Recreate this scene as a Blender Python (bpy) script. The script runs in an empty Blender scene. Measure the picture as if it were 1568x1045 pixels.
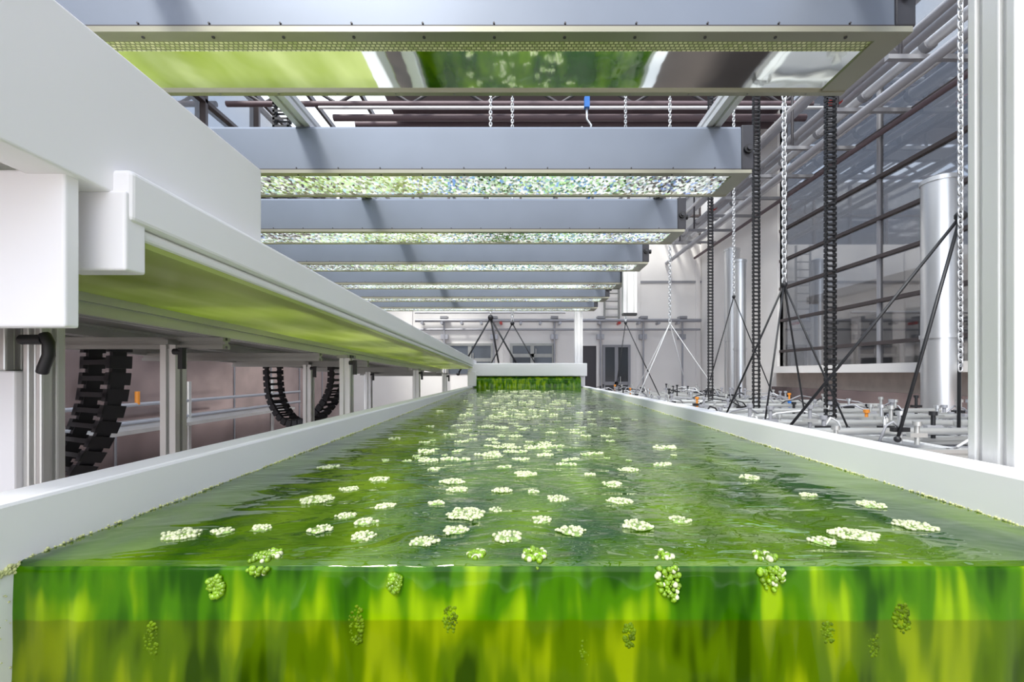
import bpy, math, random
from mathutils import Vector, Matrix, noise
random.seed(7)
H=1.3   # camera height above the floor; coordinates below are relative to eye level
scene=bpy.context.scene
scene.view_settings.view_transform='Standard'
scene.view_settings.look='None'

# ---------------------------------------------------------------- materials
def newmat(name):
    m=bpy.data.materials.new(name); m.use_nodes=True
    nt=m.node_tree; b=nt.nodes['Principled BSDF']; return m,nt,b
def pmat(name,col,rough=.5,metal=0,bump=0,bscale=40,var=0,spec=.5,vscale=6):
    m,nt,b=newmat(name)
    b.inputs['Base Color'].default_value=(*col,1); b.inputs['Roughness'].default_value=rough
    b.inputs['Metallic'].default_value=metal; b.inputs['Specular IOR Level'].default_value=spec
    tc=nt.nodes.new('ShaderNodeTexCoord')
    if var>0:
        n=nt.nodes.new('ShaderNodeTexNoise'); n.inputs['Scale'].default_value=vscale
        nt.links.new(tc.outputs['Object'],n.inputs['Vector'])
        r=nt.nodes.new('ShaderNodeValToRGB')
        r.color_ramp.elements[0].position=.3; r.color_ramp.elements[1].position=.7
        r.color_ramp.elements[0].color=(*[c*(1-var) for c in col],1)
        r.color_ramp.elements[1].color=(*[min(1,c*(1+var*.5)) for c in col],1)
        nt.links.new(n.outputs['Fac'],r.inputs['Fac']); nt.links.new(r.outputs['Color'],b.inputs['Base Color'])
    if bump>0:
        n=nt.nodes.new('ShaderNodeTexNoise'); n.inputs['Scale'].default_value=bscale
        nt.links.new(tc.outputs['Object'],n.inputs['Vector'])
        bp=nt.nodes.new('ShaderNodeBump'); bp.inputs['Strength'].default_value=bump; bp.inputs['Distance'].default_value=.01
        nt.links.new(n.outputs['Fac'],bp.inputs['Height']); nt.links.new(bp.outputs['Normal'],b.inputs['Normal'])
    return m
WHITE=pmat('white_plastic',(.91,.895,.915),.38,var=.02,vscale=3)
ALU=pmat('aluminium',(.58,.58,.56),.35,.65,var=.08)
ALUW=pmat('aluminium_anodised',(.76,.76,.76),.4,.35,var=.04)
ALUD=pmat('aluminium_dark',(.30,.30,.28),.4,.5,var=.1)
RIM=pmat('lamp_rim',(.34,.33,.26),.35,.5,var=.1)
BAR=pmat('lamp_body',(.175,.20,.25),.42,.3,var=.06)
BLACK=pmat('black_plastic',(.013,.013,.015),.45)
CAP=pmat('end_cap',(.03,.03,.04),.45)
ZINC=pmat('zinc',(.68,.69,.70),.3,.8)
STEEL=pmat('stainless',(.42,.33,.32),.2,.8,bump=.35,bscale=2,var=.25,vscale=2)
WALLM=pmat('wall_paint',(.88,.85,.82),.8,var=.05,vscale=1)
LEDGE=pmat('concrete_ledge',(.62,.55,.49),.7,var=.12)
FRAME=pmat('dark_frame',(.05,.045,.05),.5)
MULL=pmat('mullion',(.08,.065,.065),.5,.3)
PIPE=pmat('grey_pipe',(.38,.38,.41),.4,.3)
PIPEB=pmat('brown_pipe',(.13,.09,.10),.5,.1)
PIPEW=pmat('insulated_pipe',(.76,.76,.78),.4,.4)
FLOORM=pmat('floor_concrete',(.20,.17,.165),.5,var=.2,vscale=1.5)
BLUE=pmat('blue_plastic',(.02,.15,.5),.4)
RED=pmat('red_plastic',(.5,.03,.02),.4)
ORANGE=pmat('orange_plastic',(.7,.25,.03),.4)
ROPE=pmat('white_cord',(.7,.7,.7),.7)
DARKG=pmat('dark_glass',(.05,.055,.06),.1)
GREY=pmat('grey_paint',(.30,.30,.32),.5)

def glassmat(name,tint,fac,rough=.03):
    m=bpy.data.materials.new(name); m.use_nodes=True; nt=m.node_tree; nt.nodes.clear()
    o=nt.nodes.new('ShaderNodeOutputMaterial'); mix=nt.nodes.new('ShaderNodeMixShader')
    t=nt.nodes.new('ShaderNodeBsdfTransparent'); t.inputs[0].default_value=(*tint,1)
    g=nt.nodes.new('ShaderNodeBsdfGlossy'); g.inputs['Roughness'].default_value=rough; g.inputs[0].default_value=(.87,.87,.87,1)
    mix.inputs[0].default_value=fac
    nt.links.new(t.outputs[0],mix.inputs[1]); nt.links.new(g.outputs[0],mix.inputs[2]); nt.links.new(mix.outputs[0],o.inputs[0])
    return m
GLASS=glassmat('facade_glass',(.28,.28,.285),.22)
RGLASS=glassmat('roof_glass',(.9,.92,.94),.05)

def mk_mirror(name,bs,st,sparkle=False):
    m,nt,b=newmat(name)
    b.inputs['Base Color'].default_value=(.9,.92,.86,1); b.inputs['Metallic'].default_value=1; b.inputs['Roughness'].default_value=.04
    tc=nt.nodes.new('ShaderNodeTexCoord')
    if sparkle:
        n=nt.nodes.new('ShaderNodeTexVoronoi'); n.inputs['Scale'].default_value=bs; o=n.outputs['Color']
        mp=nt.nodes.new('ShaderNodeMapping'); mp.inputs['Scale'].default_value=(1,.6,1); nt.links.new(tc.outputs['Object'],mp.inputs[0]); nt.links.new(mp.outputs[0],n.inputs['Vector'])
        # faceted prism cover: each facet has its own tilt, emission paints sky glints on some facets
        geo=nt.nodes.new('ShaderNodeNewGeometry')
        sub=nt.nodes.new('ShaderNodeVectorMath'); sub.operation='SUBTRACT'; sub.inputs[1].default_value=(.5,.5,.5); nt.links.new(o,sub.inputs[0])
        sc=nt.nodes.new('ShaderNodeVectorMath'); sc.operation='SCALE'; sc.inputs['Scale'].default_value=st; nt.links.new(sub.outputs[0],sc.inputs[0])
        ad=nt.nodes.new('ShaderNodeVectorMath'); ad.operation='ADD'; nt.links.new(sc.outputs[0],ad.inputs[0]); nt.links.new(geo.outputs['Normal'],ad.inputs[1])
        no=nt.nodes.new('ShaderNodeVectorMath'); no.operation='NORMALIZE'; nt.links.new(ad.outputs[0],no.inputs[0]); nt.links.new(no.outputs[0],b.inputs['Normal'])
        sp=nt.nodes.new('ShaderNodeSeparateXYZ'); nt.links.new(o,sp.inputs[0])
        big=nt.nodes.new('ShaderNodeTexNoise'); big.inputs['Scale'].default_value=3.5; nt.links.new(tc.outputs['Object'],big.inputs['Vector'])
        ma=nt.nodes.new('ShaderNodeMath'); ma.operation='MULTIPLY_ADD'; ma.inputs[1].default_value=1.6; nt.links.new(big.outputs['Fac'],ma.inputs[0]); nt.links.new(sp.outputs['X'],ma.inputs[2])
        mr=nt.nodes.new('ShaderNodeMapRange'); mr.inputs['From Min'].default_value=1.0; mr.inputs['From Max'].default_value=1.6; mr.inputs['To Max'].default_value=.85
        nt.links.new(ma.outputs[0],mr.inputs['Value'])
        cr=nt.nodes.new('ShaderNodeValToRGB'); e=cr.color_ramp.elements; e[0].position=.12; e[0].color=(.25,.42,.95,1); e[1].position=.6; e[1].color=(.93,.98,1,1)
        q=e.new(.32); q.color=(.5,.85,.35,1)
        nt.links.new(sp.outputs['Y'],cr.inputs[0]); nt.links.new(cr.outputs[0],b.inputs['Emission Color']); nt.links.new(mr.outputs[0],b.inputs['Emission Strength'])
    else:
        n=nt.nodes.new('ShaderNodeTexNoise'); n.inputs['Scale'].default_value=bs
        nt.links.new(tc.outputs['Object'],n.inputs['Vector'])
        bp=nt.nodes.new('ShaderNodeBump'); bp.inputs['Strength'].default_value=st; bp.inputs['Distance'].default_value=.01
        nt.links.new(n.outputs['Fac'],bp.inputs['Height']); nt.links.new(bp.outputs['Normal'],b.inputs['Normal'])
    return m
MIRROR=mk_mirror('lamp_reflector',8,.06)
SPARK=mk_mirror('lamp_prism_cover',135,.25,True)
def mk_led():
    m,nt,b=newmat('led_strip')
    tc=nt.nodes.new('ShaderNodeTexCoord')
    br=nt.nodes.new('ShaderNodeTexBrick'); br.inputs['Scale'].default_value=1
    br.inputs['Brick Width'].default_value=.009; br.inputs['Row Height'].default_value=.007
    br.inputs['Mortar Size'].default_value=.0014; br.inputs['Color1'].default_value=(.95,.92,.60,1)
    br.inputs['Color2'].default_value=(.55,.60,.26,1); br.inputs['Mortar'].default_value=(.25,.26,.12,1)
    nt.links.new(tc.outputs['Object'],br.inputs['Vector']); nt.links.new(br.outputs['Color'],b.inputs['Base Color'])
    b.inputs['Roughness'].default_value=.3; b.inputs['Metallic'].default_value=.1
    return m
LED=mk_led()

def mk_water():
    m,nt,b=newmat('algae_water')
    tc=nt.nodes.new('ShaderNodeTexCoord')
    mp=nt.nodes.new('ShaderNodeMapping'); mp.inputs['Scale'].default_value=(1.3,.5,1); mp.inputs['Location'].default_value=(.4,.2,0)
    nt.links.new(tc.outputs['Object'],mp.inputs[0])
    n=nt.nodes.new('ShaderNodeTexNoise'); n.inputs['Scale'].default_value=10; n.inputs['Detail'].default_value=4
    nt.links.new(mp.outputs[0],n.inputs['Vector'])
    r=nt.nodes.new('ShaderNodeValToRGB'); e=r.color_ramp.elements
    e[0].position=.38; e[0].color=(.010,.055,.0003,1); e[1].position=.76; e[1].color=(.12,.22,.001,1)
    nt.links.new(n.outputs['Fac'],r.inputs['Fac']); nt.links.new(r.outputs['Color'],b.inputs['Base Color'])
    b.inputs['Roughness'].default_value=.012; b.inputs['IOR'].default_value=1.65
    b.inputs['Specular Tint'].default_value=(.98,1,.88,1)
    mp2=nt.nodes.new('ShaderNodeMapping'); mp2.inputs['Scale'].default_value=(.6,1.1,1)
    nt.links.new(tc.outputs['Object'],mp2.inputs[0])
    n2=nt.nodes.new('ShaderNodeTexNoise'); n2.inputs['Scale'].default_value=17; n2.inputs['Detail'].default_value=2; n2.inputs['Distortion'].default_value=.9
    nt.links.new(mp2.outputs[0],n2.inputs['Vector'])
    n3=nt.nodes.new('ShaderNodeTexNoise'); n3.inputs['Scale'].default_value=75; n3.inputs['Detail'].default_value=1
    nt.links.new(mp2.outputs[0],n3.inputs['Vector'])
    ma=nt.nodes.new('ShaderNodeMath'); ma.operation='MULTIPLY_ADD'; ma.inputs[1].default_value=.13
    nt.links.new(n3.outputs['Fac'],ma.inputs[0]); nt.links.new(n2.outputs['Fac'],ma.inputs[2])
    # ripples: calmer beside the walls, livelier mid-channel
    sp=nt.nodes.new('ShaderNodeSeparateXYZ'); nt.links.new(tc.outputs['Object'],sp.inputs[0])
    s1=nt.nodes.new('ShaderNodeMath'); s1.operation='SUBTRACT'; s1.inputs[1].default_value=.048; nt.links.new(sp.outputs['X'],s1.inputs[0])
    s2=nt.nodes.new('ShaderNodeMath'); s2.operation='ABSOLUTE'; nt.links.new(s1.outputs[0],s2.inputs[0])
    s3=nt.nodes.new('ShaderNodeMapRange'); s3.inputs['From Min'].default_value=.2; s3.inputs['From Max'].default_value=.45; s3.inputs['To Min'].default_value=1.0; s3.inputs['To Max'].default_value=.3
    nt.links.new(s2.outputs[0],s3.inputs['Value'])
    bp=nt.nodes.new('ShaderNodeBump'); bp.inputs['Distance'].default_value=.007; nt.links.new(s3.outputs[0],bp.inputs['Strength'])
    nt.links.new(ma.outputs[0],bp.inputs['Height']); nt.links.new(bp.outputs['Normal'],b.inputs['Normal'])
    return m
WATER=mk_water()
def mk_fall(name,step=True):
    m,nt,b=newmat(name)
    tc=nt.nodes.new('ShaderNodeTexCoord')
    def nz(sx,sz,scale,det,dist):
        mp=nt.nodes.new('ShaderNodeMapping'); mp.inputs['Scale'].default_value=(sx,1,sz)
        nt.links.new(tc.outputs['Object'],mp.inputs[0])
        n=nt.nodes.new('ShaderNodeTexNoise'); n.inputs['Scale'].default_value=scale; n.inputs['Detail'].default_value=det; n.inputs['Distortion'].default_value=dist
        nt.links.new(mp.outputs[0],n.inputs['Vector']); return n
    a=nz(1,.14,70,1,.15); c=nz(1,.42,24,1,.3)
    ma=nt.nodes.new('ShaderNodeMath'); ma.operation='MULTIPLY_ADD'; ma.inputs[1].default_value=.68
    nt.links.new(c.outputs['Fac'],ma.inputs[0])
    mb=nt.nodes.new('ShaderNodeMath'); mb.operation='MULTIPLY'; mb.inputs[1].default_value=.38; nt.links.new(a.outputs['Fac'],mb.inputs[0]); nt.links.new(mb.outputs[0],ma.inputs[2])
    sp=nt.nodes.new('ShaderNodeSeparateXYZ'); nt.links.new(tc.outputs['Object'],sp.inputs[0])
    # colour is darker at the lip and lighter further down
    g=nt.nodes.new('ShaderNodeMapRange'); g.inputs['From Min'].default_value=H-.165; g.inputs['From Max'].default_value=H-.205
    g.inputs['To Min'].default_value=-.08; g.inputs['To Max'].default_value=.01; nt.links.new(sp.outputs['Z'],g.inputs['Value'])
    ad=nt.nodes.new('ShaderNodeMath'); ad.operation='ADD'; nt.links.new(ma.outputs[0],ad.inputs[0])
    if step: nt.links.new(g.outputs[0],ad.inputs[1])
    else: ad.inputs[1].default_value=.03
    def ramp(stops):
        r=nt.nodes.new('ShaderNodeValToRGB'); el=r.color_ramp.elements; r.color_ramp.interpolation='EASE'
        el[0].position=stops[0][0]; el[0].color=(*stops[0][1],1); el[1].position=stops[-1][0]; el[1].color=(*stops[-1][1],1)
        for p,cc in stops[1:-1]:
            q=el.new(p); q.color=(*cc,1)
        nt.links.new(ad.outputs[0],r.inputs['Fac']); return r
    r=ramp([(.38,(.010,.055,.0003)),(.52,(.045,.150,.0003)),(.70,(.24,.38,.002))])
    r2=ramp([(.38,(.018,.042,.0003)),(.53,(.065,.118,.0005)),(.71,(.20,.26,.002))])
    mr=nt.nodes.new('ShaderNodeMapRange'); mr.inputs['From Min'].default_value=H-.2175; mr.inputs['From Max'].default_value=H-.2195
    nt.links.new(sp.outputs['Z'],mr.inputs['Value'])
    mx=nt.nodes.new('ShaderNodeMix'); mx.data_type='RGBA'
    if step: nt.links.new(mr.outputs[0],mx.inputs['Factor'])
    else: mx.inputs['Factor'].default_value=0
    nt.links.new(r.outputs[0],mx.inputs['A']); nt.links.new(r2.outputs[0],mx.inputs['B'])
    nt.links.new(mx.outputs['Result'],b.inputs['Base Color'])
    b.inputs['Roughness'].default_value=.05; b.inputs['IOR'].default_value=1.33
    b.inputs['Specular Tint'].default_value=(.95,1,.8,1)
    bp=nt.nodes.new('ShaderNodeBump'); bp.inputs['Strength'].default_value=.12; bp.inputs['Distance'].default_value=.01
    nt.links.new(c.outputs['Fac'],bp.inputs['Height']); nt.links.new(bp.outputs['Normal'],b.inputs['Normal'])
    return m
FALL=mk_fall('algae_waterfall'); FALL2=mk_fall('algae_waterfall_far',False)
def mk_base():
    m=bpy.data.materials.new('algae_base_plate'); m.use_nodes=True; nt=m.node_tree; nt.nodes.clear()
    o=nt.nodes.new('ShaderNodeOutputMaterial'); mix=nt.nodes.new('ShaderNodeMixShader'); mix.inputs[0].default_value=.5
    t=nt.nodes.new('ShaderNodeBsdfTranslucent'); d=nt.nodes.new('ShaderNodeBsdfPrincipled')
    tc=nt.nodes.new('ShaderNodeTexCoord'); mp=nt.nodes.new('ShaderNodeMapping'); mp.inputs['Scale'].default_value=(2,.6,1)
    n=nt.nodes.new('ShaderNodeTexNoise'); n.inputs['Scale'].default_value=4; n.inputs['Detail'].default_value=2
    nt.links.new(tc.outputs['Object'],mp.inputs[0]); nt.links.new(mp.outputs[0],n.inputs['Vector'])
    r=nt.nodes.new('ShaderNodeValToRGB'); e=r.color_ramp.elements
    e[0].position=.3; e[0].color=(.50,.60,.12,1); e[1].position=.7; e[1].color=(.80,.86,.40,1)
    nt.links.new(n.outputs['Fac'],r.inputs[0]); nt.links.new(r.outputs[0],t.inputs[0]); nt.links.new(r.outputs[0],d.inputs['Base Color'])
    d.inputs['Roughness'].default_value=.25
    nt.links.new(t.outputs[0],mix.inputs[1]); nt.links.new(d.outputs[0],mix.inputs[2]); nt.links.new(mix.outputs[0],o.inputs[0])
    return m
BASEG=mk_base()
FOAM=pmat('foam',(.64,.67,.42),.2,var=.3,vscale=200)
FOAMY=pmat('foam_crust',(.62,.64,.30),.5,var=.3,vscale=60)
def mk_bub(name,col,rough=.1,coat=.3):
    m,nt,b=newmat(name); b.inputs['Roughness'].default_value=rough
    b.inputs['Coat Weight'].default_value=coat
    tc=nt.nodes.new('ShaderNodeTexCoord'); n=nt.nodes.new('ShaderNodeTexNoise'); n.inputs['Scale'].default_value=160
    nt.links.new(tc.outputs['Object'],n.inputs['Vector'])
    r=nt.nodes.new('ShaderNodeValToRGB'); r.color_ramp.elements[0].position=.35; r.color_ramp.elements[1].position=.7
    r.color_ramp.elements[0].color=(*[c*.6 for c in col],1); r.color_ramp.elements[1].color=(*[c*1.4 for c in col],1)
    nt.links.new(n.outputs['Fac'],r.inputs[0]); nt.links.new(r.outputs[0],b.inputs['Base Color'])
    return m
BUB=mk_bub('green_bubbles',(.18,.32,.012)); BUBD=mk_bub('submerged_bubbles',(.095,.16,.001),.5,0); RAFT=mk_bub('raft_film',(.24,.36,.09))
BUBD.node_tree.nodes['Principled BSDF'].inputs['Specular IOR Level'].default_value=.15

# ---------------------------------------------------------------- builder
class B:
    def __init__(s,name):
        s.name=name; s.v=[]; s.f=[]; s.mi=[]; s.sm=[]; s.mats=[]
    def m(s,mat):
        if mat not in s.mats: s.mats.append(mat)
        return s.mats.index(mat)
    def add(s,vs,fs,mat,smooth=False):
        o=len(s.v); k=s.m(mat)
        s.v+= [tuple(p) for p in vs]
        for f in fs: s.f.append(tuple(i+o for i in f)); s.mi.append(k); s.sm.append(smooth)
    def box(s,x0,x1,y0,y1,z0,z1,mat,slope=0):
        def z(zz,y): return zz-slope*y
        vs=[(x0,y0,z(z0,y0)),(x1,y0,z(z0,y0)),(x1,y1,z(z0,y1)),(x0,y1,z(z0,y1)),
            (x0,y0,z(z1,y0)),(x1,y0,z(z1,y0)),(x1,y1,z(z1,y1)),(x0,y1,z(z1,y1))]
        s.add(vs,[(3,2,1,0),(4,5,6,7),(0,1,5,4),(1,2,6,5),(2,3,7,6),(3,0,4,7)],mat)
    def frame(s,p0,p1):
        d=(Vector(p1)-Vector(p0)).normalized()
        up=Vector((0,0,1)) if abs(d.z)<.9 else Vector((0,1,0))
        u=d.cross(up).normalized(); w=u.cross(d).normalized()
        return d,u,w
    def cyl(s,p0,p1,r,mat,n=12,r1=None):
        r1=r if r1 is None else r1
        d,u,w=s.frame(p0,p1); vs=[]
        for P,R in((p0,r),(p1,r1)):
            for i in range(n):
                a=2*math.pi*i/n; vs.append(Vector(P)+u*math.cos(a)*R+w*math.sin(a)*R)
        fs=[(i,(i+1)%n,n+(i+1)%n,n+i) for i in range(n)]
        s.add(vs,fs,mat,True); s.add(vs[:n],[tuple(range(n))],mat); s.add(vs[n:],[tuple(range(n))],mat)
    def tube(s,pts,r,mat,n=8):
        pts=[Vector(p) for p in pts]; vs=[]; up=None
        for i,p in enumerate(pts):
            d=(pts[min(i+1,len(pts)-1)]-pts[max(i-1,0)]).normalized()
            if up is None: up=Vector((0,0,1)) if abs(d.z)<.9 else Vector((0,1,0))
            u=d.cross(up).normalized(); w=u.cross(d).normalized(); up=w
            for k in range(n):
                a=2*math.pi*k/n; vs.append(p+u*math.cos(a)*r+w*math.sin(a)*r)
        fs=[]
        for i in range(len(pts)-1):
            for k in range(n):
                fs.append((i*n+k,i*n+(k+1)%n,(i+1)*n+(k+1)%n,(i+1)*n+k))
        fs.append(tuple(range(n))); fs.append(tuple((len(pts)-1)*n+k for k in range(n)))
        s.add(vs,fs,mat,True)
    def prism(s,poly,p0,p1,mat,u=None,w=None,smooth=False):
        if u is None: _,u,w=s.frame(p0,p1)
        n=len(poly); vs=[Vector(p0)+u*a+w*b for a,b in poly]+[Vector(p1)+u*a+w*b for a,b in poly]
        s.add(vs,[(i,(i+1)%n,n+(i+1)%n,n+i) for i in range(n)]+[tuple(range(n)),tuple(range(n,2*n))],mat,smooth)
    def profile(s,p0,p1,a,b,mat,nu=1,nv=1,sw=.0045,dp=.008,u=None,w=None):
        """T-slot aluminium extrusion, half-sizes a,b"""
        pts=[]
        def side(A,Bp,inn,n):
            A=Vector(A);Bp=Vector(Bp);inn=Vector(inn);L=(Bp-A).length;t=(Bp-A)/L
            pts.append(A)
            for i in range(n):
                c=A+t*L*(i+.5)/n
                pts.extend([c-t*sw,c-t*sw+inn*dp,c+t*sw+inn*dp,c+t*sw])
        side((-a,-b),(a,-b),(0,1),nu); side((a,-b),(a,b),(-1,0),nv); side((a,b),(-a,b),(0,-1),nu); side((-a,b),(-a,-b),(1,0),nv)
        s.prism([(p.x,p.y) for p in pts],p0,p1,mat,u,w)
    def vprof(s,x,y,z0,z1,a,b,mat,nu=1,nv=1,**k):
        s.profile((x,y,z0),(x,y,z1),a,b,mat,nu,nv,u=Vector((1,0,0)),w=Vector((0,1,0)),**k)
    def sph(s,c,r,mat,n=8,m=5,sq=1):
        vs=[];fs=[]
        for j in range(m+1):
            t=math.pi*j/m
            for i in range(n):
                a=2*math.pi*i/n; vs.append((c[0]+r*math.sin(t)*math.cos(a),c[1]+r*math.sin(t)*math.sin(a),c[2]+r*sq*math.cos(t)))
        for j in range(m):
            for i in range(n): fs.append((j*n+i,(j+1)*n+i,(j+1)*n+(i+1)%n,j*n+(i+1)%n))
        s.add(vs,fs,mat,True)
    def link(s,c,d,u,L,W,r,mat):
        """one oval chain link in plane (d,u)"""
        pts=[];N=12
        for i in range(N):
            a=2*math.pi*i/N; x=math.cos(a);y=math.sin(a)
            e=(L/2-W/2)*(1 if x>0.01 else -1 if x<-0.01 else 0)
            pts.append(c+d*(x*W/2+e)+u*(y*W/2))
        w=d.cross(u); vs=[];n=5
        for i in range(N):
            t=(pts[(i+1)%N]-pts[i-1]).normalized(); q=t.cross(w)
            for k in range(n):
                a=2*math.pi*k/n; vs.append(pts[i]+q*math.cos(a)*r+w*math.sin(a)*r)
        fs=[(i*n+k,i*n+(k+1)%n,((i+1)%N)*n+(k+1)%n,((i+1)%N)*n+k) for i in range(N) for k in range(n)]
        s.add(vs,fs,mat,True)
    def chain(s,p0,p1,L,W,r,mat):
        p0=Vector(p0);p1=Vector(p1);d,u,w=s.frame(p0,p1); T=(p1-p0).length; pitch=L-2*r*1.2; n=int(T/pitch)
        for i in range(n):
            s.link(p0+d*(pitch*(i+.5)),d,u if i%2 else w,L,W,r,mat)
    def dragchain(s,path,width,height,waxis,pitch,mat):
        path=[Vector(p) for p in path]; wa=Vector(waxis).normalized()
        cr=[]
        for i in range(len(path)-1):
            a=path[max(i-1,0)];b_=path[i];c=path[i+1];d=path[min(i+2,len(path)-1)]
            for k in range(40):
                t=k/40; cr.append(.5*((2*b_)+(c-a)*t+(2*a-5*b_+4*c-d)*t*t+(3*b_-a-3*c+d)*t**3))
        cr.append(path[-1]); acc=0; pts=[cr[0]]
        for i in range(1,len(cr)):
            seg=cr[i]-cr[i-1]; L=seg.length; st=0
            while acc+L-st>=pitch:
                st+=pitch-acc; acc=0; pts.append(cr[i-1]+seg*(st/L))
            acc+=L-st
        for i in range(len(pts)-1):
            c=(pts[i]+pts[i+1])/2; d=(pts[i+1]-pts[i]).normalized(); q=d.cross(wa).normalized()
            def bx(cc,ld,lw,lh):
                vs=[cc+d*a*ld/2+wa*b_*lw/2+q*c_*lh/2 for a in(-1,1) for b_ in(-1,1) for c_ in(-1,1)]
                s.add(vs,[(0,1,3,2),(4,6,7,5),(0,4,5,1),(2,3,7,6),(0,2,6,4),(1,5,7,3)],mat)
            t=width*.13
            for sg in(-1,1):
                bx(c+wa*sg*(width/2-t/2),pitch*.75,t,height)
                bx(c+wa*sg*(width/2-t*.8)+d*pitch*.4,pitch*.5,t*.8,height*.62)
                bx(c+q*sg*(height/2-.002),pitch*.3,width,.004)
    def done(s,bevel=0,parent=None,seg=2):
        me=bpy.data.meshes.new(s.name); me.from_pydata([(x,y,z+H) for x,y,z in s.v],[],s.f)
        for m in s.mats: me.materials.append(m)
        me.polygons.foreach_set('material_index',s.mi); me.polygons.foreach_set('use_smooth',s.sm); me.update()
        import bmesh
        bm=bmesh.new(); bm.from_mesh(me); bmesh.ops.recalc_face_normals(bm,faces=bm.faces); bm.to_mesh(me); bm.free()
        o=bpy.data.objects.new(s.name,me); scene.collection.objects.link(o)
        if bevel:
            md=o.modifiers.new('bevel','BEVEL'); md.width=bevel; md.segments=seg; md.limit_method='ANGLE'; md.angle_limit=math.radians(50)
        if parent: o.parent=parent
        return o
def empty(name):
    e=bpy.data.objects.new(name,None); scene.collection.objects.link(e); return e
FL=-H

# ---------------------------------------------------------------- lower trough
XL,XR,T=-.452,.548,.05
RT=-.113
def zs(y): return -.1726+.0112*y
t1=empty('algae_trough')
b=B('side_walls')
b.box(XL-T,XL,-.25,4.62,-.62,RT,WHITE); b.box(XR,XR+T,-.25,4.62,-.62,RT,WHITE)
b.done(.004,t1)
b=B('reservoir_shell'); b.box(XL,XR,-.25,4.6,-.62,-.60,WHITE); b.box(XL,XR,-.25,-.22,-.60,-.42,WHITE); b.done(.003,t1)
b=B('channel_base'); b.box(XL+.001,XR-.001,.44,4.6,-.24,-.20,WHITE); b.done(0,t1)
b=B('inlet_box')
b.box(XL-T,XR+T,4.20,4.70,-.02,.10,WHITE); b.box(XL-T,XR+T,4.34,4.70,-.24,-.02,WHITE); b.box(XL-T,XL+.03,4.16,4.3,-.113,.02,WHITE)
b.done(.006,t1)
# liquid surface
b=B('liquid_surface')
prof=[]
y=4.30
while y>.45: prof.append((y,zs(y))); y-=.035 if y>1 else .012
z0=zs(.42); R=.009
for i in range(9):
    a=math.pi/2*i/8; prof.append((.414-R*math.sin(a)+0,z0-R+R*math.cos(a)))
nsurf=len(prof)
z=z0-R-.004
while z>-.56: prof.append((.405,z)); z-=.008
NX=170; vs=[]
for j,(yy,zz) in enumerate(prof):
    for i in range(NX+1):
        x=XL+(XR-XL)*i/NX; dy=0;dz=0
        if j>=nsurf-4:
            k=min(1,(z0-zz)/.05)
            dy=-.004*k*abs(noise.noise(Vector((x*22,zz*4,3))))-.002*k*noise.noise(Vector((x*60,zz*9,7)))-.02*max(0,(z0-zz))
        else:
            dz=.0012*noise.noise(Vector((x*14,yy*20,0)))
            if yy<.5: dz-= .0016*abs(noise.noise(Vector((x*18,5,0))))
        vs.append((x,yy+dy,zz+dz))
W=NX+1
top=[];fall=[]
for j in range(len(prof)-1):
    for i in range(NX):
        q=(j*W+i,j*W+i+1,(j+1)*W+i+1,(j+1)*W+i)
        (top if j<nsurf-4 else fall).append(q)
b.add(vs,top,WATER,True)
o0=len(b.v)-len(vs); k=b.m(FALL)
for f in fall: b.f.append(tuple(i+o0 for i in f)); b.mi.append(k); b.sm.append(True)
b.done(0,t1)
b=B('reservoir_liquid'); b.box(XL+.002,XR-.002,-.218,.40,-.598,-.52,FALL); b.done(0,t1)
b=B('inlet_waterfall'); pr=[(4.33,-.022),(4.27,-.022),(4.22,-.03),(4.19,-.05),(4.18,-.09),(4.18,-.14)]; vs=[];N=120
for (yy,zz) in pr:
    for i in range(N+1):
        x=XL+.01+(XR-XL-.02)*i/N; vs.append((x,yy-.012*abs(noise.noise(Vector((x*25,zz*5,1)))),zz))
b.add(vs,[(j*(N+1)+i,j*(N+1)+i+1,(j+1)*(N+1)+i+1,(j+1)*(N+1)+i) for j in range(len(pr)-1) for i in range(N)],FALL2,True)
b.done(0,t1)
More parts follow.
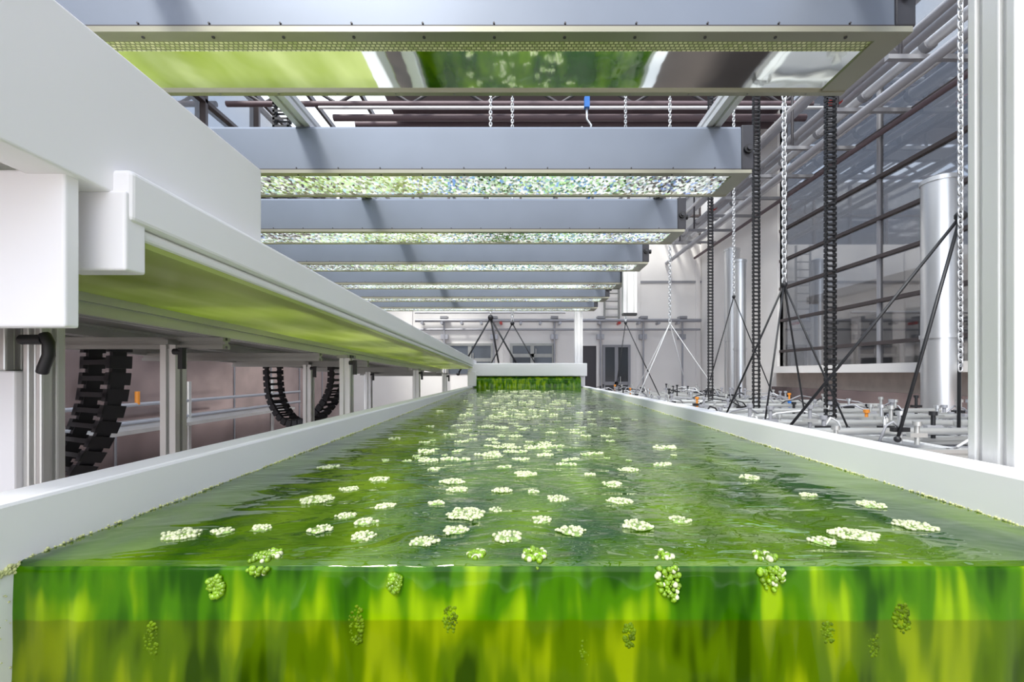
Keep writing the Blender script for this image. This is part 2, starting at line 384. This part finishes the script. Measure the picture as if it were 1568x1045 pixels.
# foam crust along walls
b=B('foam_line')
for X0,sg in((XL,1),(XR,-1)):
    y=.42
    while y<4.15:
        r=random.uniform(.0008,.0018); b.sph((X0+sg*random.uniform(0,.0015),y,zs(y)+random.uniform(-.001,.002)),r,FOAMY,6,4); y+=random.uniform(.0016,.003)*(1+.8*y)
for k in range(300):
    yy=random.uniform(.3,.42); b.sph((XL+.001,yy,-.168-.008*random.random()-(.42-yy)*.05),random.uniform(.0007,.002),FOAMY,6,4)
for k in range(200):
    b.sph((XL+.0005,random.uniform(.3,.41),random.uniform(-.4,-.18)),random.uniform(.0004,.0010),FOAMY,5,3)
b.done(0,t1)
fl=[(-.098,.454,.027),(-.066,.54,.043),(-.015,.467,.027),(-.07,.4855,.025),(.022,.519,.021),(.052,.4835,.027),(-.163,.4685,.024),(-.217,.489,.025),
(.126,.5015,.03),(.046,.602,.026),(-.028,.644,.026),(-.107,.696,.035),(-.271,.599,.038),(-.247,.651,.024),(-.172,.571,.025),(-.176,.512,.022),(.128,.593,.03),
(.135,.68,.029),(.179,.519,.021),(.345,.472,.042),(.30,.454,.022),(.43,.5,.038),(.442,.576,.03),(-.355,.472,.032),(-.318,.482,.02),(-.282,.491,.02),(-.224,.7085,.03),
(-.093,.648,.026),(.005,.744,.034),(-.0655,.913,.046),(.036,.996,.043),(.249,.82,.036),(-.032,.555,.016),(-.206,.533,.02),(-.109,.583,.018),(.014,.636,.014),(.183,.775,.03),
(.31,1.0,.05),(.36,.72,.03),(-.34,.8,.03),(.39,.62,.02),(-.15,.78,.02),(.08,.82,.03),(-.03,.80,.025),(.11,.74,.02),(-.14,.87,.035),(-.2,.95,.04),(.15,.93,.03),(.0,.87,.03)]
for k in range(360):
    y=.85+2.8*random.random()**1.25; x=random.gauss(-.02,.14)
    if abs(x-.04)>.45: continue
    fl.append((x,y,random.uniform(.009,.029)*(1+.12*y)))
b=B('foam_rafts')
for (x,y,w) in fl:
    near=y<.8
    n=int((w/.0030)**2*.8) if near else (30 if y<1.6 else 9)
    rr=.0018 if near else (w*.075 if y<1.6 else w*.14)
    R0=w/2; el=random.uniform(.75,1.1); sh=random.uniform(.3,.6)
    N=18; ring=[]; inner=[]
    def wob(a): return 1+sh*noise.noise(Vector((x*50+math.cos(a)*1.8,y*50+math.sin(a)*1.8,0)))
    for i in range(N):
        a=2*math.pi*i/N; q=R0*wob(a)
        ring.append((x+q*math.cos(a),y+q*math.sin(a)*el,zs(y)-.0002)); inner.append((x+q*.75*math.cos(a),y+q*.75*math.sin(a)*el,zs(y)+.0012))
    b.add(ring+inner+[(x,y,zs(y)+.0014)],[(i,(i+1)%N,N+(i+1)%N,N+i) for i in range(N)]+[(N+i,N+(i+1)%N,2*N) for i in range(N)],RAFT,True)
    for i in range(n):
        a=2*math.pi*random.random(); q=R0*math.sqrt(random.random())*.9
        if random.random()<.5: q=R0*random.uniform(.82,1.02)
        dome=.0014*(1-(q/R0)**2) if near else 0
        q*=wob(a)
        b.sph((x+q*math.cos(a),y+q*math.sin(a)*el,zs(y)+.0006+dome),rr*random.uniform(.4,1.4),FOAM,7,5,.8)
b.done(0,t1)
b=B('weir_bubbles')
for (xd,yd,w,h) in [(395,864,44,46),(330,900,28,34),(605,895,24,30),(820,856,44,34),(727,856,28,20),(1026,886,40,78),(1185,876,46,60),(545,960,26,60),(1385,950,30,46),(1270,970,26,32),(690,950,24,46),(965,975,20,40),(900,1000,22,46),(230,985,24,60),(130,990,22,44),(1340,990,22,40)]:
    X=(xd-800)/697*.402; Z=(573-yd)/697*.402; w*=.402/697; h*=.402/697
    deep=yd>940
    for i in range(90):
        a=random.random()*6.28; q=math.sqrt(random.random()); zz=Z+q*math.sin(a)*h/2; q2=q*(.75+.25*math.sin(a*.5))
        r=random.uniform(.0011,.0029)
        if deep: r*=.75
        yy=.405-.02*(z0-zz)-(.0015 if not deep else -.0005)
        if zz>z0-.004:
            yy=.409+(zz-(z0-.004))*1.5; zz=z0+.0005-max(0,.409+.003-yy)*.5
        b.sph((X+q2*math.cos(a)*w/2,yy,zz),r,BUBD if deep else (FOAM if (yd<890 and i%4==0) else BUB),8,6)
b.done(0,t1)
b=B('support_frame')
for X in(XL-.02,XR+.02):
    b.profile((X,-.25,-.64),(X,4.7,-.64),.02,.02,ALU)
    for y in(0,1.5,3,4.5): b.vprof(X,y,FL,-.66,.02,.02,ALU)
for y in(0,1.5,3,4.5): b.profile((XL,y,-.64),(XR,y,-.64),.02,.02,ALU)
b.done(0,t1)

# ---------------------------------------------------------------- upper trough
S=.027
t2=empty('algae_trough')
b=B('side_walls')
def sec(x0,x1,zb,zt,y0,y1,mat):
    b.box(x0,x1,y0,y1,zb,zt,mat,S)
sec(-.50,-.45,.19,.2505,.523,4.45,WHITE); sec(-.50,-.457,.174,.19,.53,4.45,WHITE)
sec(-1.5,-1.45,.174,.2505,.523,4.45,WHITE); sec(-1.5,-.45,.174,.25,4.42,4.46,WHITE)
b.done(.006,t2,3)
b=B('inlet_tank')
b.box(-.52,-.47,.2,.82,.222,.39,WHITE,S); b.box(-1.5,-1.45,.2,.82,.2,.39,WHITE,S); b.box(-1.45,-.52,.77,.82,.25,.39,WHITE,S); b.box(-1.45,-.52,.2,.24,.222,.39,WHITE,S)
b.box(-1.5,-.478,.475,.492,.049,.214,WHITE); b.box(-1.45,-.52,.24,.77,.24,.25,WHITE,S)
b.box(-.530,-.453,.519,.548,.1185,.210,WHITE)
b.done(.003,t2,3)
b=B('algae_floor_plate'); b.box(-1.45,-.46,.555,4.42,.168,.175,BASEG,S); b.done(0,t2)
b=B('aluminium_frame')
def lp(x,z,a=.02,c=.02,y0=.5,y1=4.45,mat=ALU): b.profile((x,y0,z-S*y0),(x,y1,z-S*y1),a,c,mat)
lp(-.80,.148); lp(-1.12,.148); lp(-1.46,.14)
b.box(-1.45,-.82,.5,4.4,.158,.164,ALUD,S)
for y in(.62,1.2,1.76,2.3,3.1,3.6,4.1,4.4): b.profile((-1.46,y,.128-.015-S*y),(-.78,y,.128-.015-S*y),.015,.015,ALUD)
for (x,y) in [(-.92,1.2),(-.68,1.76),(-1.08,2.3),(-1.18,3.5),(-.72,3.1),(-.70,4.1),(-1.4,1.2),(-1.4,4.1)]:
    zt=.10-S*y+.02; b.vprof(x,y,FL,zt,.02,.02,ALU)
    b.box(x-.03,x+.03,y-.03,y+.03,FL,FL+.012,ALUD)
    b.cyl((x+.02,y-.025,zt-.03),(x+.04,y-.025,zt-.03),.008,BLACK); b.box(x+.035,x+.047,y-.032,y-.018,zt-.075,zt-.02,BLACK)
    b.box(x-.02,x+.02,y-.045,y+.045,zt-.012,zt,ALUD)
b.done(0,t2)
b=B('foot_bracket')
b.box(-.90,-.815,.73,.77,-.60,.005,WHITE); b.vprof(-.798,.76,FL,.10,.016,.02,ALU)
b.vprof(-.86,.75,.005,.12,.03,.02,ALU)
b.cyl((-.80,.727,.055),(-.765,.727,.055),.008,BLACK); b.tube([(-.765,.727,.065),(-.757,.727,.05),(-.757,.727,.03),(-.765,.727,.01),(-.768,.727,.0)],.008,BLACK)
b.done(.003,t2)

# ---------------------------------------------------------------- LED bars
for i in range(7):
    y0=.80+.56*i; L,R_=-1.6,.684; D=.178; zb,zt=.60,.742
    e=empty('led_light_bar')
    b=B('housing')
    poly=[(y0+.006,zt),(y0+.001,zt-.008),(y0,zb+.012),(y0+.004,zb+.0105),(y0+D,zb+.0105),(y0+D,zt-.006),(y0+D-.006,zt)]
    b.prism(poly,(L,0,0),(R_-.03,0,0),BAR,Vector((0,1,0)),Vector((0,0,1)))
    b.done(0,e)
    b=B('rim')
    b.box(L,R_,y0-.003,y0+.020,zb,zb+.010,RIM); b.box(L,R_,y0+D-.012,y0+D,zb-.002,zb+.010,RIM)
    b.box(R_-.05,R_,y0+.020,y0+D-.012,zb,zb+.008,RIM); b.box(L,L+.03,y0+.02,y0+D-.012,zb,zb+.008,RIM)
    b.box(L,R_-.03,y0-.0015,y0,zb+.010,zb+.0135,FRAME)
    x=L+.05
    while x<R_-.03:
        b.cyl((x,y0+.010,zb-.0015),(x,y0+.010,zb),.0028,FRAME,8); b.cyl((x,y0-.003,zb+.016),(x,y0,zb+.016),.0018,FRAME,8)
        b.cyl((x+.03,y0+D-.006,zb-.0035),(x+.03,y0+D-.006,zb-.002),.0024,ALUD,8); x+=.125
    b.done(0,e)
    if i==0:
        b=B('led_panel'); b.box(L+.03,R_-.05,y0+.020,y0+.05,zb+.004,zb+.006,LED); b.done(0,e)
    b=B('reflector'); b.box(L+.03,R_-.05,y0+(.05 if i==0 else .02),y0+D-.012,zb+.003,zb+.006,SPARK if i else MIRROR); b.done(0,e)
    b=B('end_cap'); b.box(R_-.03,R_+.006,y0-.003,y0+D+.002,zb+.0105,zt+.002,CAP)
    b.cyl((R_-.012,y0-.012,zb+.07),(R_-.012,y0-.003,zb+.07),.013,BLACK,14); b.cyl((R_-.012,y0-.018,zb+.07),(R_-.012,y0-.012,zb+.07),.007,CAP,10)
    b.cyl((R_+.006,y0+.05,zb+.08),(R_+.03,y0+.05,zb+.08),.012,BLACK)
    b.done(.003,e)
b=B('lamp_rail_frame')
for X in(.575,-.66,-1.45):
    b.profile((X,.3,.765),(X,4.7,.765),.022,.02,ALUW,1,1)
for y in(.45,4.66): b.profile((-1.5,y,.808),(.6,y,.808),.02,.02,ALUW)
b.vprof(.705,3.0,.40,.80,.045,.02,ALUW,2,1); b.box(.66,.75,2.975,3.025,.385,.40,BLACK)
b.box(.57,.75,2.98,3.02,.76,.80,ALUW)
b.vprof(.58,4.72,FL,.83,.04,.04,ALUW,2,2)
b.vprof(-1.56,4.66,FL,.83,.02,.02,ALUW); b.vprof(-1.56,.45,FL,.83,.02,.02,ALUW)
b.done()
b=B('aluminium_post')
b.vprof(.666,.592,FL,2.2,.058,.030,ALUW,3,2,sw=.004,dp=.007)
b.box(.605,.74,.55,.635,FL,FL+.015,ALUD)
b.done(.0015)

# ---------------------------------------------------------------- hall
FW,LW,RW,TOP,Y0=13.0,-5.2,5.1,5.5,-6
b=B('floor'); b.box(LW-.1,RW+.1,Y0,FW+.1,FL-.1,FL,FLOORM); b.done()
b=B('ground_outside'); b.box(-60,60,-60,60,FL-.3,FL-.12,LEDGE); b.done()
b=B('wall_back'); b.box(LW,RW,FW,FW+.15,FL,3.7,WALLM); b.done()
b=B('trim_1'); b.box(LW,RW,FW-.03,FW,2.6,2.66,GREY)
for X in(LW+.07,-3.2,-.6,3.3,RW-.1): b.box(X-.06,X+.06,FW-.04,FW,FL,3.7,WALLM)
b.done()
b=B('window_1')
b.box(LW,RW,FW+.04,FW+.05,3.7,TOP,GLASS)
for X in [LW+i*1.03 for i in range(11)]: b.box(X-.03,X+.03,FW,FW+.08,3.7,TOP,MULL)
b.box(LW,RW,FW,FW+.08,4.5,4.56,MULL); b.done()
def door(name,x0,x1,z1,glass=True,mat=GREY,leaf=DARKG,z0=FL):
    b=B(name); t=.07; F=FW-.002
    b.box(x0-t,x0,F-.08,F,z0,z1+t,mat); b.box(x1,x1+t,F-.08,F,z0,z1+t,mat); b.box(x0,x1,F-.08,F,z1,z1+t,mat)
    b.box(x0,x1,F-.03,F-.005,z0,z1,leaf)
    if glass:
        m=(x0+x1)/2; b.box(m-.05,m+.05,F-.06,F-.03,z0,z1,mat); b.box(x0,x1,F-.06,F-.03,(z0+z1)/2-.05,(z0+z1)/2+.05,mat)
        b.cyl((m+.1,F-.1,(z0+z1)/2),(m+.1,F-.1,(z0+z1)/2+.2),.015,ALU)
    b.done()
door('door_1',2.35,3.0,.76); door('door_2',1.55,2.1,.80,False,WALLM,FRAME)  # door_2 stands open: its dark sheet stands in for the shade inside
door('window_2',-.28,.84,.80,True,ALUD,DARKG,.25); door('window_3',-2.1,-.9,.80,True,ALUD,DARKG,.0)
b=B('fire_extinguisher'); b.cyl((1.85,FW-.25,FL),(1.85,FW-.25,FL+.55),.09,RED,14); b.cyl((1.85,FW-.25,FL+.55),(1.85,FW-.25,FL+.68),.03,BLACK); b.tube([(1.85,FW-.25,FL+.65),(1.95,FW-.28,FL+.55),(1.96,FW-.28,FL+.2)],.012,BLACK); b.done()
b=B('wall_pipework')
b.cyl((-3,FW-.25,1.5),(RW-.1,FW-.25,1.5),.05,PIPE); b.cyl((-3,FW-.2,1.25),(RW-.1,FW-.2,1.25),.03,PIPE); b.cyl((-3,FW-.3,1.72),(1.2,FW-.3,1.72),.04,PIPEW)
for X in(-2.2,-.8,.9,2.2,3.4,4.5):
    b.cyl((X,FW-.2,FL),(X,FW-.2,1.5),.025,PIPE); b.box(X-.1,X+.1,FW-.3,FW-.05,1.55,1.62,GREY); b.box(X-.10,X+.10,FW-.2,FW-.05,.98,1.12,PIPE)
for i in range(14): b.cyl((-2.8+i*.55,FW-.35,1.42),(-2.8+i*.55,FW-.1,1.42),.04,RED if i%6==4 else PIPE)
for X in(2.3,2.7): b.cyl((X,FW-.25,1.5),(X,FW-.25,3.6),.03,ALUD)
for i in range(9): b.cyl((2.3,FW-.25,1.6+i*.22),(2.7,FW-.25,1.6+i*.22),.018,ALUD)
b.done()

b=B('wall_right')
b.box(RW,RW+.2,9.1,FW,FL,TOP,WALLM); b.box(RW-.02,RW+.2,Y0,9.1,FL,.14,LEDGE); b.box(RW-.35,RW,Y0,9.1,.02,.14,WALLM); b.box(RW-.12,RW-.02,Y0,9.1,-.6,-.25,STEEL)
b.done()
b=B('window_5')
b.box(RW+.08,RW+.09,Y0,9.1,.14,TOP,GLASS)
for z in(.45,1.06,1.7,2.25,2.85,3.5,4.3): b.box(RW+.03,RW+.1,Y0,9.1,z-.025,z+.025,MULL)
for y in [Y0+i*2.52 for i in range(7)]: b.box(RW+.05,RW+.12,y-.02,y+.02,.14,TOP,GREY)
b.done()
b=B('wall_left'); b.box(LW-.2,LW,Y0,FW,FL,.9,STEEL)
for i in range(10): b.box(LW,LW+.015,1+i*1.2,1.02+i*1.2,FL,.9,GREY)
b.done()
b=B('window_6'); b.box(LW-.1,LW-.09,Y0,FW,.9,TOP,GLASS)
for z in(1.8,2.7,3.6,4.5): b.box(LW-.1,LW,Y0,FW,z-.03,z+.03,MULL)
for y in [Y0+i*1.5 for i in range(13)]: b.box(LW-.1,LW,y-.03,y+.03,.9,TOP,MULL)
b.done()
b=B('ceiling')
b.box(LW,RW,Y0,FW,TOP,TOP+.01,RGLASS)
for X in [LW+i*1.03 for i in range(11)]: b.box(X-.03,X+.03,Y0,FW,TOP-.1,TOP,MULL)
for y in(-4,-1,2,5,8,11): b.box(LW,RW,y-.07,y+.07,TOP-.35,TOP-.05,FRAME)
for y in(5,8,11):
    for k in range(8): b.cyl((LW+k*1.3,y,TOP-.35),(LW+k*1.3+.65,y,TOP-.75),.03,FRAME,8); b.cyl((LW+k*1.3+.65,y,TOP-.75),(min(RW,LW+k*1.3+1.3),y,TOP-.35),.03,FRAME,8)
    b.cyl((LW,y,TOP-.75),(RW,y,TOP-.75),.05,PIPEB,8)
b.box(-2.6,RW,8.3,10.4,TOP-.25,TOP-.2,PIPEB)
b.cyl((-3.6,5,TOP-.4),(-3.0,8,TOP-.4),.06,FRAME); b.cyl((-4.6,5,TOP-.4),(-3.8,8,TOP-.4),.06,FRAME)
b.done()
b=B('ceiling_pipes')
for (y,z,r,m) in [(8.2,4.62,.06,PIPEB),(8.5,5.0,.05,PIPE),(7.6,4.45,.025,PIPEW),(7.2,4.65,.04,GREY),(9.3,5.1,.08,PIPEB)]: b.cyl((-3.4,y,z),(RW,y,z),r,m)
for (x,z,r,m) in [(4.85,3.95,.07,PIPEW),(4.55,3.85,.06,PIPE),(4.3,3.75,.05,PIPE),(4.75,3.6,.05,PIPEW),(4.1,3.15,.05,PIPE),(4.9,3.3,.035,PIPEB),(4.4,4.25,.09,PIPE),(4.0,3.95,.03,PIPEW)]:
    b.cyl((x,Y0,z),(x,FW-.05,z),r,m)
for y in range(1,13,1):
    b.box(4.0,5.1,y-.03,y+.03,3.45,3.5,GREY); b.cyl((4.15,y,3.5),(4.15,y,TOP),.02,FRAME,8)
    b.cyl((4.85,y+.4,3.95),(4.85,y+.48,3.95),.09,GREY); b.cyl((4.3,y+.2,3.75),(4.3,y+.3,3.75),.07,RED if y%4==2 else GREY)
b.done()
def duct(x,y,z0,z1,r,name='ventilation_duct'):
    b=B(name); b.cyl((x,y,z0),(x,y,z1),r,ZINC,28); 
    for z in (z0+.03,(z0+z1)/2,z1-.03): b.cyl((x,y,z-.02),(x,y,z+.02),r+.012,ZINC,28)
    b.cyl((x,y,z1),(x,y,z1+r*.3),r*.9,ZINC,28,r1=r*.3); b.done()
duct(4.5,4.9,FL,2.1,.165); duct(4.40,9.2,FL,2.3,.12); duct(4.7,10.2,FL,2.8,.16)
b=B('neighbor_building'); b.box(13,20,-12,20,FL-.1,3.1,WALLM)
for y in range(-10,19,2):
    for z in(0,1.6): b.box(12.95,13,y,y+1.4,z-.6,z+.6,DARKG); b.box(12.9,12.95,y-.05,y+1.45,z-.68,z-.6,GREY)
b.box(12.6,20.2,-12.2,20.2,3.1,3.4,GREY); b.box(14,17,4,9,3.4,4.6,GREY)
for y in(-1,3,12): b.cyl((14,y,3.4),(14,y,5.2),.25,ZINC)
b.done()

# ---------------------------------------------------------------- hanging chains
def energy(name,path,w,h,ax,pitch):
    b=B(name); b.dragchain(path,w,h,ax,pitch,BLACK); b.done()
for (x,y,z0,z1,w) in [(1.9,2.81,-.27,5.1,.062),(1.9,3.7,-.25,5.1,.055),(1.9,4.6,-.2,4.6,.05)]:
    energy('cable_drag_chain',[(x,y,z1),(x,y,z1*.5),(x,y,.5),(x,y,-.1),(x,y,-.29)],w,.03,(1,0,0),.032)
energy('cable_drag_chain',[(-1.28,1.4,.11),(-1.285,1.4,-.01),(-1.31,1.4,-.135),(-1.37,1.4,-.255),(-1.45,1.4,-.36),(-1.58,1.4,-.44),(-1.77,1.4,-.47)],.18,.055,(.9,-.42,0),.05)
energy('cable_drag_chain',[(-1.425,2.6,.06),(-1.42,2.6,-.06),(-1.40,2.6,-.16),(-1.324,2.6,-.27),(-1.21,2.6,-.27),(-1.11,2.6,-.17),(-1.063,2.6,-.06),(-1.06,2.6,.06)],.10,.04,(.4,.9,0),.034)
energy('cable_drag_chain',[(-1.9,3.6,5.1),(-1.9,3.6,2.6),(-1.9,3.6,.5)],.13,.05,(1,0,0),.06)
TZ=-.33
def hang(x,y,z,ztop,L,feet,r,mat):
    b=B('hoist_chain'); b.chain((x,y,ztop),(x,y,z),L,L*.6,L*.12,ZINC)
    if feet: b.sph((x,y,z),r*3.2,mat)
    for f in feet: b.tube([(x,y,z),((x+f[0])/2,(y+f[1])/2,(z+f[2])/2-.005),f],r,mat,6); b.sph(f,r*2,mat)
    b.done()
TF=TZ+.02
hang(1.61,2.8,.55,5.1,.042,[(1.38,2.6,TF),(1.86,2.6,TF),(1.42,3.2,TF),(2.05,3.3,TF)],.006,BLACK)
hang(2.04,2.12,.0,5.1,.034,[],.007,BLACK)
hang(2.08,2.16,.75,5.1,.034,[(1.78,2.16,TF),(1.45,2.5,TF),(2.3,2.4,TF)],.008,BLACK)
hang(1.75,5.4,.60,5.1,.045,[(1.3,5.2,TF),(2.3,5.2,TF),(1.45,6.0,TF),(2.2,6.0,TF)],.005,ROPE)
hang(1.45,6.4,.72,5.1,.05,[(1.3,6.4,TF),(1.9,6.3,TF)],.007,BLACK)
hang(2.6,5.6,.95,5.1,.045,[(2.2,5.5,TF),(3.1,5.6,TF)],.007,BLACK)
hang(-.35,5.0,.62,5.1,.045,[(-.7,4.95,.0),(0,4.95,.0),(-.2,5.3,-.3)],.010,BLACK)
hang(-.12,5.4,.6,5.1,.045,[(-.6,5.4,-.3),(.4,5.4,-.3)],.008,BLACK)
b=B('crane_hook'); b.cyl((.75,5.3,3.25),(.75,5.3,5.1),.012,ROPE); b.box(.72,.78,5.27,5.33,3.10,3.22,BLUE); b.tube([(.75,5.3,3.10),(.75,5.3,2.97),(.80,5.3,2.90),(.79,5.3,2.82),(.71,5.3,2.82),(.69,5.3,2.88)],.012,ZINC)
b.tube([(.75,5.3,2.85),(.9,5.3,2.3),(.7,5.3,1.9)],.01,BLUE); b.done()

# ---------------------------------------------------------------- right-hand equipment table
te=empty('equipment_table')
b=B('table_frame')
for X in(1.25,1.9,2.6,3.3): b.profile((X,2.0,TZ-.02),(X,8.4,TZ-.02),.03,.02,ALUW)
y=2.0
while y<8.5: b.profile((1.22,y,TZ-.02),(3.33,y,TZ-.02),.025,.02,ALU); y+=.4
for X in(1.25,3.3):
    for y in(2.0,4.2,6.4,8.4): b.vprof(X,y,FL,TZ-.04,.03,.03,ALU)
b.box(1.22,3.33,2.0,8.4,TZ-.055,TZ-.045,GREY)
b.done(0,te)
b=B('valves_and_tubing')
for k in range(130):
    x=random.uniform(1.25,3.25); y=2.1+6.2*random.random()**1.3; h=random.uniform(.04,.15)
    m=random.choice([BLACK,BLACK,GREY,ALU,ZINC,GREY,ALU,PIPE,ALU] if (k%17 or y<2.8) else [RED,BLUE,ORANGE])
    b.cyl((x,y,TZ),(x,y,TZ+h),.010,m,8); b.cyl((x,y,TZ+h),(x,y,TZ+h+.02),.018,m,8); b.box(x-.04,x+.04,y-.012,y+.012,TZ+h*.4,TZ+h*.4+.02,random.choice([ALU,BLACK,GREY]))
    if k%2==0:
        x2=x+random.uniform(-.5,.5); y2=y+random.uniform(-.3,.3); x2=min(3.3,max(1.25,x2)); y2=max(2.05,y2)
        b.tube([(x,y,TZ+h*.5),((2*x+x2)/3,(2*y+y2)/3,TZ+.10),((x+2*x2)/3,(y+2*y2)/3,TZ+.08),(x2,y2,TZ)],.006,random.choice([GREY,ALUW,BLACK,PIPE]),6)
for yy in(2.3,2.7,3.1,3.6,4.2,4.8): b.cyl((1.25,yy,TZ+.04),(3.3,yy,TZ+.04),.018,ALU)
b.done(0,te)
b=B('pipe_stand')
for z in(-.35,-.55): b.cyl((-4.4,2,z),(-4.4,9,z),.022,PIPE)
for y in(2.2,4,6,8): b.cyl((-4.4,y,FL),(-4.4,y,-.1),.03,ALU)
b.cyl((-4.4,5.2,-.35),(-4.4,5.2,-.2),.025,ORANGE)
b.box(-4.9,-4.0,4.3,8,-.62,-.58,ALU)
b.done()

# ---------------------------------------------------------------- light
w=bpy.data.worlds.new('sky'); scene.world=w; w.use_nodes=True; nt=w.node_tree
bg=nt.nodes['Background']; tc=nt.nodes.new('ShaderNodeTexCoord'); n=nt.nodes.new('ShaderNodeTexNoise'); n.inputs['Scale'].default_value=2.5; n.inputs['Detail'].default_value=5
r=nt.nodes.new('ShaderNodeValToRGB'); e=r.color_ramp.elements; e[0].position=.40; e[0].color=(.62,.74,.95,1); e[1].position=.60; e[1].color=(1,.98,.95,1)
nt.links.new(tc.outputs['Generated'],n.inputs['Vector']); nt.links.new(n.outputs['Fac'],r.inputs['Fac']); nt.links.new(r.outputs['Color'],bg.inputs['Color'])
bg.inputs['Strength'].default_value=3.2
sd=bpy.data.lights.new('sun','SUN'); sd.energy=5.5; sd.angle=.2; sd.color=(1,.95,.86)
so=bpy.data.objects.new('sun',sd); scene.collection.objects.link(so)
d=Vector((.30,.62,-.85)); so.rotation_euler=d.to_track_quat('-Z','Y').to_euler(); so.location=(0,0,12)

cd=bpy.data.cameras.new('camera'); cam=bpy.data.objects.new('camera',cd); scene.collection.objects.link(cam)
cam.location=(0,0,H); cam.rotation_euler=(math.radians(90),0,0)
cd.sensor_width=36; cd.lens=16.0; cd.shift_x=-.0102; cd.shift_y=.0322; cd.clip_start=.02; cd.clip_end=300
scene.camera=cam
